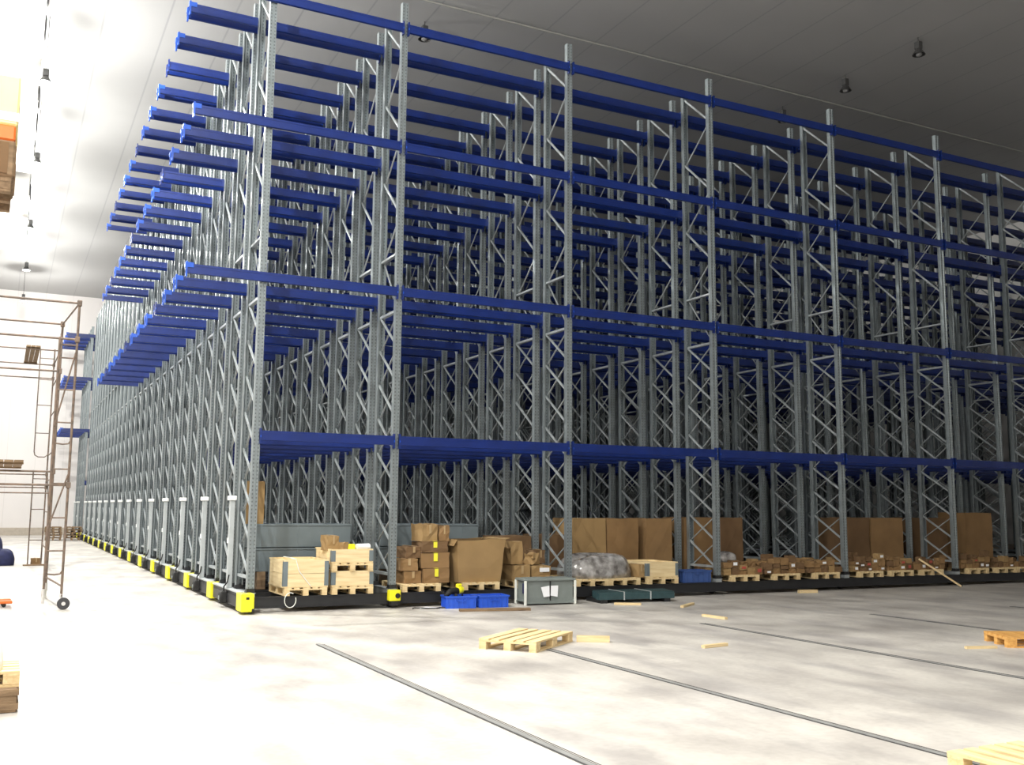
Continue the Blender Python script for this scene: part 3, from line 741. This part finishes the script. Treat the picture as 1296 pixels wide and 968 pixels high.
# ladder section hung inside the far tower
r = link('ladder_frame', None, s2, (-.17, 2.46, 0))
for x in (-.15, .13): MB().tube([(x, 0, 0), (x-.005, 0, 2.15)], .016, 6).build('stile', M['rust'], r)
mb = MB()
for z in (.55, 1.25, 1.95): mb.tube([(-.15, 0, z), (.13, 0, z)], .012, 6)
mb.build('rung', M['rust'], r)
r = link('ladder_frame', None, s2, (-.17, 2.36, 2.45))
for x in (-.17, .13): MB().tube([(x, 0, .12), (x-.005, 0, 2.5)], .014, 6).build('stile', M['rust'], r)
mb = MB().tube([(-.17, 0, .12), (-.15, 0, .04), (-.08, 0, 0), (.05, 0, 0), (.11, 0, .04), (.13, 0, .12)], .014, 6)
for z in (.55, 1.2, 1.8, 2.3): mb.tube([(-.17, 0, z), (.13, 0, z)], .011, 6)
mb.build('rung', M['rust'], r)
def board(x0, x1, y0, y1, z, lab):
    mb = MB()
    for k in range(3):
        w = (x1-x0)/3; mb.box(x0+k*w+.004, x0+(k+1)*w-.004, y0, y1, 0, .03)
    for yy in (y0+.08, y1-.16): mb.box(x0, x1, yy, yy+.07, -.022, 0)
    o = mb.build('scaffold_board', M['oldwood'], None, (0, 0, z)); return tag(o, lab, 'scaffold board')
board(-2.68, -2.40, 9.93, 12.62, 4.66, 'dark plank platform lying across the far scaffold tower')
board(-3.05, -2.70, 1.32, 3.36, 1.905, 'dark board end on the middle rails of the near scaffold')

lumpy('sack', -2.86, 12.30, 0, .5, .5, .34, M['sack'], 'bottom dark blue sack of the heap at the left edge', 'sack', 21, .06, group='dark blue sacks')
lumpy('sack', -3.1, 12.98, 0, .5, .5, .62, M['sack'], 'taller dark blue sack behind the bottom one, left edge', 'sack', 22, .07, group='dark blue sacks')
carton(-2.17, 12.10, 0, .16, .16, .16, 'small carton on the floor at the foot of the far scaffold', 'card', .2, .006)
plank((-2.42, 11.9), (-1.95, 11.95), .10, .03, 'flat board on the floor at the foot of the far scaffold', 'oldwood')
# stacks of empty pallets by the back
for sx, nm in ((-1.08, 'left'), (-.40, 'right')):
    for k in range(5):
        pallet((sx+random.uniform(-.03, .03), 29.6, k*PH), random.uniform(-.06, .06), '%s empty pallet of the %s weathered stack near the back wall' % (['bottom', 'second lowest', 'middle', 'second highest', 'topmost'][k], nm), PP_OLD, 'weathered pallets stacked near the back wall')

# hand pallet truck, fork tips into the frame
r = empty('pallet_truck', (-2.72, 2.15, 0), .05, label='orange hand pallet truck with fork tips showing at the left edge', cat='pallet truck')
for y in (-.13, .16):
    f_ = MB().bevbox(-.80, 0, y-.055, y+.055, .045, .085, .008).build('fork', M['orange'], r)
    MB().lathe([(0, -.04), (.028, -.04), (.028, .04), (0, .04)], 12, 0, (-.10, y, .028), 'y').build('fork_roller', M['black'], f_)
MB().bevbox(-.98, -.78, -.19, .22, .05, .28, .012).build('pump_body', M['orange'], r)
MB().tube([(-.95, .015, .25), (-1.05, .015, .85)], .016, 8).tube([(-1.05, -.09, .85), (-1.08, -.06, .93), (-1.08, .09, .93), (-1.05, .12, .85)], .013, 8).build('handle', M['black'], r)
MB().lathe([(0, -.03), (.07, -.03), (.07, .03), (0, .03)], 16, 0, (-.95, -.03, .07), 'y').lathe([(0, -.03), (.07, -.03), (.07, .03), (0, .03)], 16, 0, (-.95, .07, .07), 'y').build('steering_wheel', M['black'], r)

# near left floor load
r = empty('wooden_crate', (-3.085, -5.25, 0), label='brown wooden crate under a pallet at the bottom left edge', cat='crate')
MB().bevbox(-.34, .34, -.36, .36, 0, .152, .006).build('crate_body', M['oldwood'], r)
MB().box(-.345, .345, -.365, -.345, .02, .06).box(-.345, .345, -.365, -.345, .11, .15).box(.34, .35, -.36, .36, .02, .06).box(.34, .35, -.36, .36, .11, .15).build('batten', M['oldwood'], r)
pallet((-3.165, -5.25, .153), PI/2, 'pale pallet lying on the brown crate at the bottom left edge')
lumpy('wrapped_goods', -3.12, -5.25, .153+PH, .56, .6, .32, M['white'], 'white wrapped goods on the pallet at the bottom left edge', 'wrapped goods', 5, .02)

# left high rack with orange beams, load overhanging into view
r = empty('pallet_rack', (-3.06, -5.9, 0), label='orange-beamed pallet rack at the left edge, mostly outside the picture', cat='pallet rack')
for x in (-2.3, 0):
    for y in (0, 1.1):
        MB().bevbox(x-.09, x-.005, y-.04, y+.04, 0, 3.48, .006).build('post', M['orangew'], r)
for z in (2.0, 3.50):
    for y in (-.05, 1.15): MB().box(-2.25, -.05, y-.02, y+.02, z-.10, z).build('beam', M['orange'], r)
for x in (-2.3, 0):
    mb = MB(); z = 1.0; x -= .05
    while z < 2.5: mb.bar((x, 0, z), (x, 1.1, z+.45), .02, .03).bar((x, 1.1, z+.45), (x, 0, z+.9), .02, .03); z += .9
    mb.build('bracing', M['orangew'], r)
YL = -5.35
pallet((-3.43, YL, 3.50), PI/2, 'weathered pallet on the top beams of the orange rack, upper left', PP_OLD); 
def lbox(x1, z0, z1, m, lab, name, cat):
    r = empty(name, (x1-.36, YL, z0), label=lab, cat=cat)
    MB().bevbox(-.36, .36, -.30, .30, 0, z1-z0, .012).build('body', M[m], r)
    return r
q = lbox(-2.99, 3.603, 3.86, 'oldwood', 'rough brown wooden box at the upper left edge, lowest of its stack', 'wooden_box', 'box')
MB().box(.36, .368, -.25, -.17, .02, .24).box(.36, .368, .17, .25, .02, .24).box(-.3, -.22, -.308, -.30, .02, .24).box(.24, .32, -.308, -.3, .02, .24).build('batten', M['card3'], q)
q = lbox(-2.995, 3.86, 3.97, 'orange', 'orange-red flat crate on the brown box, upper left edge', 'flat_crate', 'crate')
MB().box(-.2, .2, -.306, -.30, .03, .07).build('slot', M['black'], q)
q = lbox(-2.985, 3.97, 4.33, 'yellowpk', 'pale yellow wrapped pack on top of the stack, upper left edge', 'wrapped_pack', 'wrapped pack')
MB().box(-.36, .362, -.304, .304, .03, .09).build('white_band', M['white'], q)

# ------------------------------------------------------------------ ceiling equipment
o = MB().tube([(-2, 3.6, 10.93), (XR-.1, 3.6, 10.93)], .022, 8).build('ceiling_pipe', M['pipe']); tag(o, 'thin straight pipe crossing the ceiling parallel to the rack front', 'pipe')
def cooler(y0, y1, lab):
    r = empty('ceiling_cooler', (-3.6, (y0+y1)/2, 10.0), label=lab, cat='ceiling cooler', group='white cooler casings under the ceiling along the left aisle')
    L = (y1-y0)/2
    MB().bevbox(-.8, .80, -L, L, .05, .82, .02).build('casing', M['cooler'], r)
    MB().bevbox(-.82, .82, -L-.02, L+.02, 0, .06, .01).build('drip_tray', M['cooler'], r)
    for k in range(3):
        y = -L+2*L*(k+.5)/3
        fan = MB().lathe([(.20, .80), (.27, .80), (.27, .84), (.20, .86)], 20, 0, (0, y, .44), 'x').build('fan_ring', M['lampb'], r)
        mb = MB()
        for j in range(5):
            a = j*2*PI/5; mb.bar((.82, y, .44), (.82, y+.19*math.cos(a), .44+.19*math.sin(a)), .07, .012)
        mb.build('fan_blades', M['lampb'], fan)
    for sx in (-.6, .6):
        for sy in (-L+.2, L-.2): MB().tube([(sx, sy, .8), (sx, sy, 1.0)], .015, 6).build('hanger_rod', M['silver'], r)
    return r
cooler(3.2, 8.0, 'white ceiling cooler casing nearest the viewer, upper left')
cooler(10.0, 15.2, 'middle white ceiling cooler casing along the left aisle')
cooler(17.5, 24.3, 'farthest white ceiling cooler casing along the left aisle')

def lamp(x, y, z, lit, lab, grp):
    r = empty('high_bay_lamp', (x, y, z), label=lab, cat='ceiling lamp', group=grp)
    MB().bevbox(-.06, .06, -.06, .06, .12, .28, .012).lathe([(.05, .13), (.07, .10), (.13, 0), (.122, 0), (.06, .10)], 20).build('reflector', M['lampb'], r)
    MB().tube([(0, 0, .28), (0, 0, H-z)], .008, 6).build('hanging_rod', M['lampb'], r)
    MB().lathe([(0, -.03), (.05, -.02), (.07, .02), (.05, .08), (0, .10)], 14).build('bulb', M['lamplit' if lit else 'lampoff'], r, smooth=True)
    if lit:
        sd = bpy.data.lights.new('reflector_light', 'SPOT'); sd.energy = lit*1.0; sd.color = (1, .985, .93); sd.shadow_soft_size = .12; sd.spot_size = math.radians(138); sd.spot_blend = 1.
        link('reflector_light', sd, r, (0, 0, -.12))
        ld = bpy.data.lights.new('lamp_light', 'POINT'); ld.energy = lit*.45; ld.color = (1, .985, .93); ld.shadow_soft_size = .12
        l = link('lamp_light', ld, r, (0, 0, -.13))
    return r
gl = 'lit high bay lamps above the left aisle'; gu = 'unlit lamps hanging from the dark ceiling'
LIT = [(-16.4, 6500), (-10.3, 7000), (-4.2, 6500), (1.9, 6200), (7.8, 5000), (13.1, 4600), (19.6, 4600), (25.6, 4600), (31.7, 4200)]
LN = {7.8: 'lit lamp beside the nearest ceiling cooler', 13.1: 'lit lamp beside the middle ceiling cooler', 19.6: 'lit lamp beside the farthest ceiling cooler', 25.6: 'lit lamp between farthest cooler and back wall', 31.7: 'lit lamp closest to the back wall',
      1.9: 'lit lamp above the scaffold, just out of the picture', -4.2: 'lit lamp above the open floor, out of the picture', -10.3: 'lit lamp above the viewer side floor, out of the picture', -16.4: 'lit lamp behind the viewer'}
for y, e in LIT: lamp(-2.69, y, 9.62, e, LN[y], gl)
for x, y, lab in ((4.0, 4.5, 'unlit lamp above the second bay, leftmost of the dark lamps'), (13.2, 4.4, 'unlit lamp farthest back in the right-hand row of three'), (13.2, 2.4, 'middle unlit lamp of the right-hand row of three'), (13.2, .4, 'unlit lamp nearest the viewer in the right-hand row of three')):
    lamp(x, y, 10.62, 0, lab, gu)

# ------------------------------------------------------------------ scale to metres
for me in bpy.data.meshes: me.transform(Matrix.Scale(S, 4))
for o in C.objects: o.location = o.location*S
# ------------------------------------------------------------------ world, camera
w = bpy.data.worlds.new('world'); bpy.context.scene.world = w; w.use_nodes = True
w.node_tree.nodes['Background'].inputs['Color'].default_value = (.5, .6, .8, 1); w.node_tree.nodes['Background'].inputs['Strength'].default_value = .01
yaw, pit, rol = .468589, .125511, .0081732
F = Vector((math.sin(yaw)*math.cos(pit), math.cos(yaw)*math.cos(pit), math.sin(pit)))
R = Vector((math.cos(yaw), -math.sin(yaw), 0)); U = R.cross(F)
R2 = R*math.cos(rol)+U*math.sin(rol); U2 = -R*math.sin(rol)+U*math.cos(rol)
cd = bpy.data.cameras.new('camera'); cam = bpy.data.objects.new('camera', cd); C.objects.link(cam)
cd.sensor_fit = 'HORIZONTAL'; cd.sensor_width = 36; cd.lens = 1261.47/1296*36; cd.clip_end = 300; cd.clip_start = .05
Mx = Matrix((R2, U2, -F)).transposed().to_4x4(); Mx.translation = Vector((-2.9131, -13.1448, 1.36266))*S
cam.matrix_world = Mx
sc = bpy.context.scene; sc.camera = cam
vs = sc.view_settings; sc.display_settings.display_device = 'sRGB'
vs.view_transform = 'Standard'; vs.look = 'None'; vs.gamma = 1; vs.use_curve_mapping = False; vs.exposure = -.55
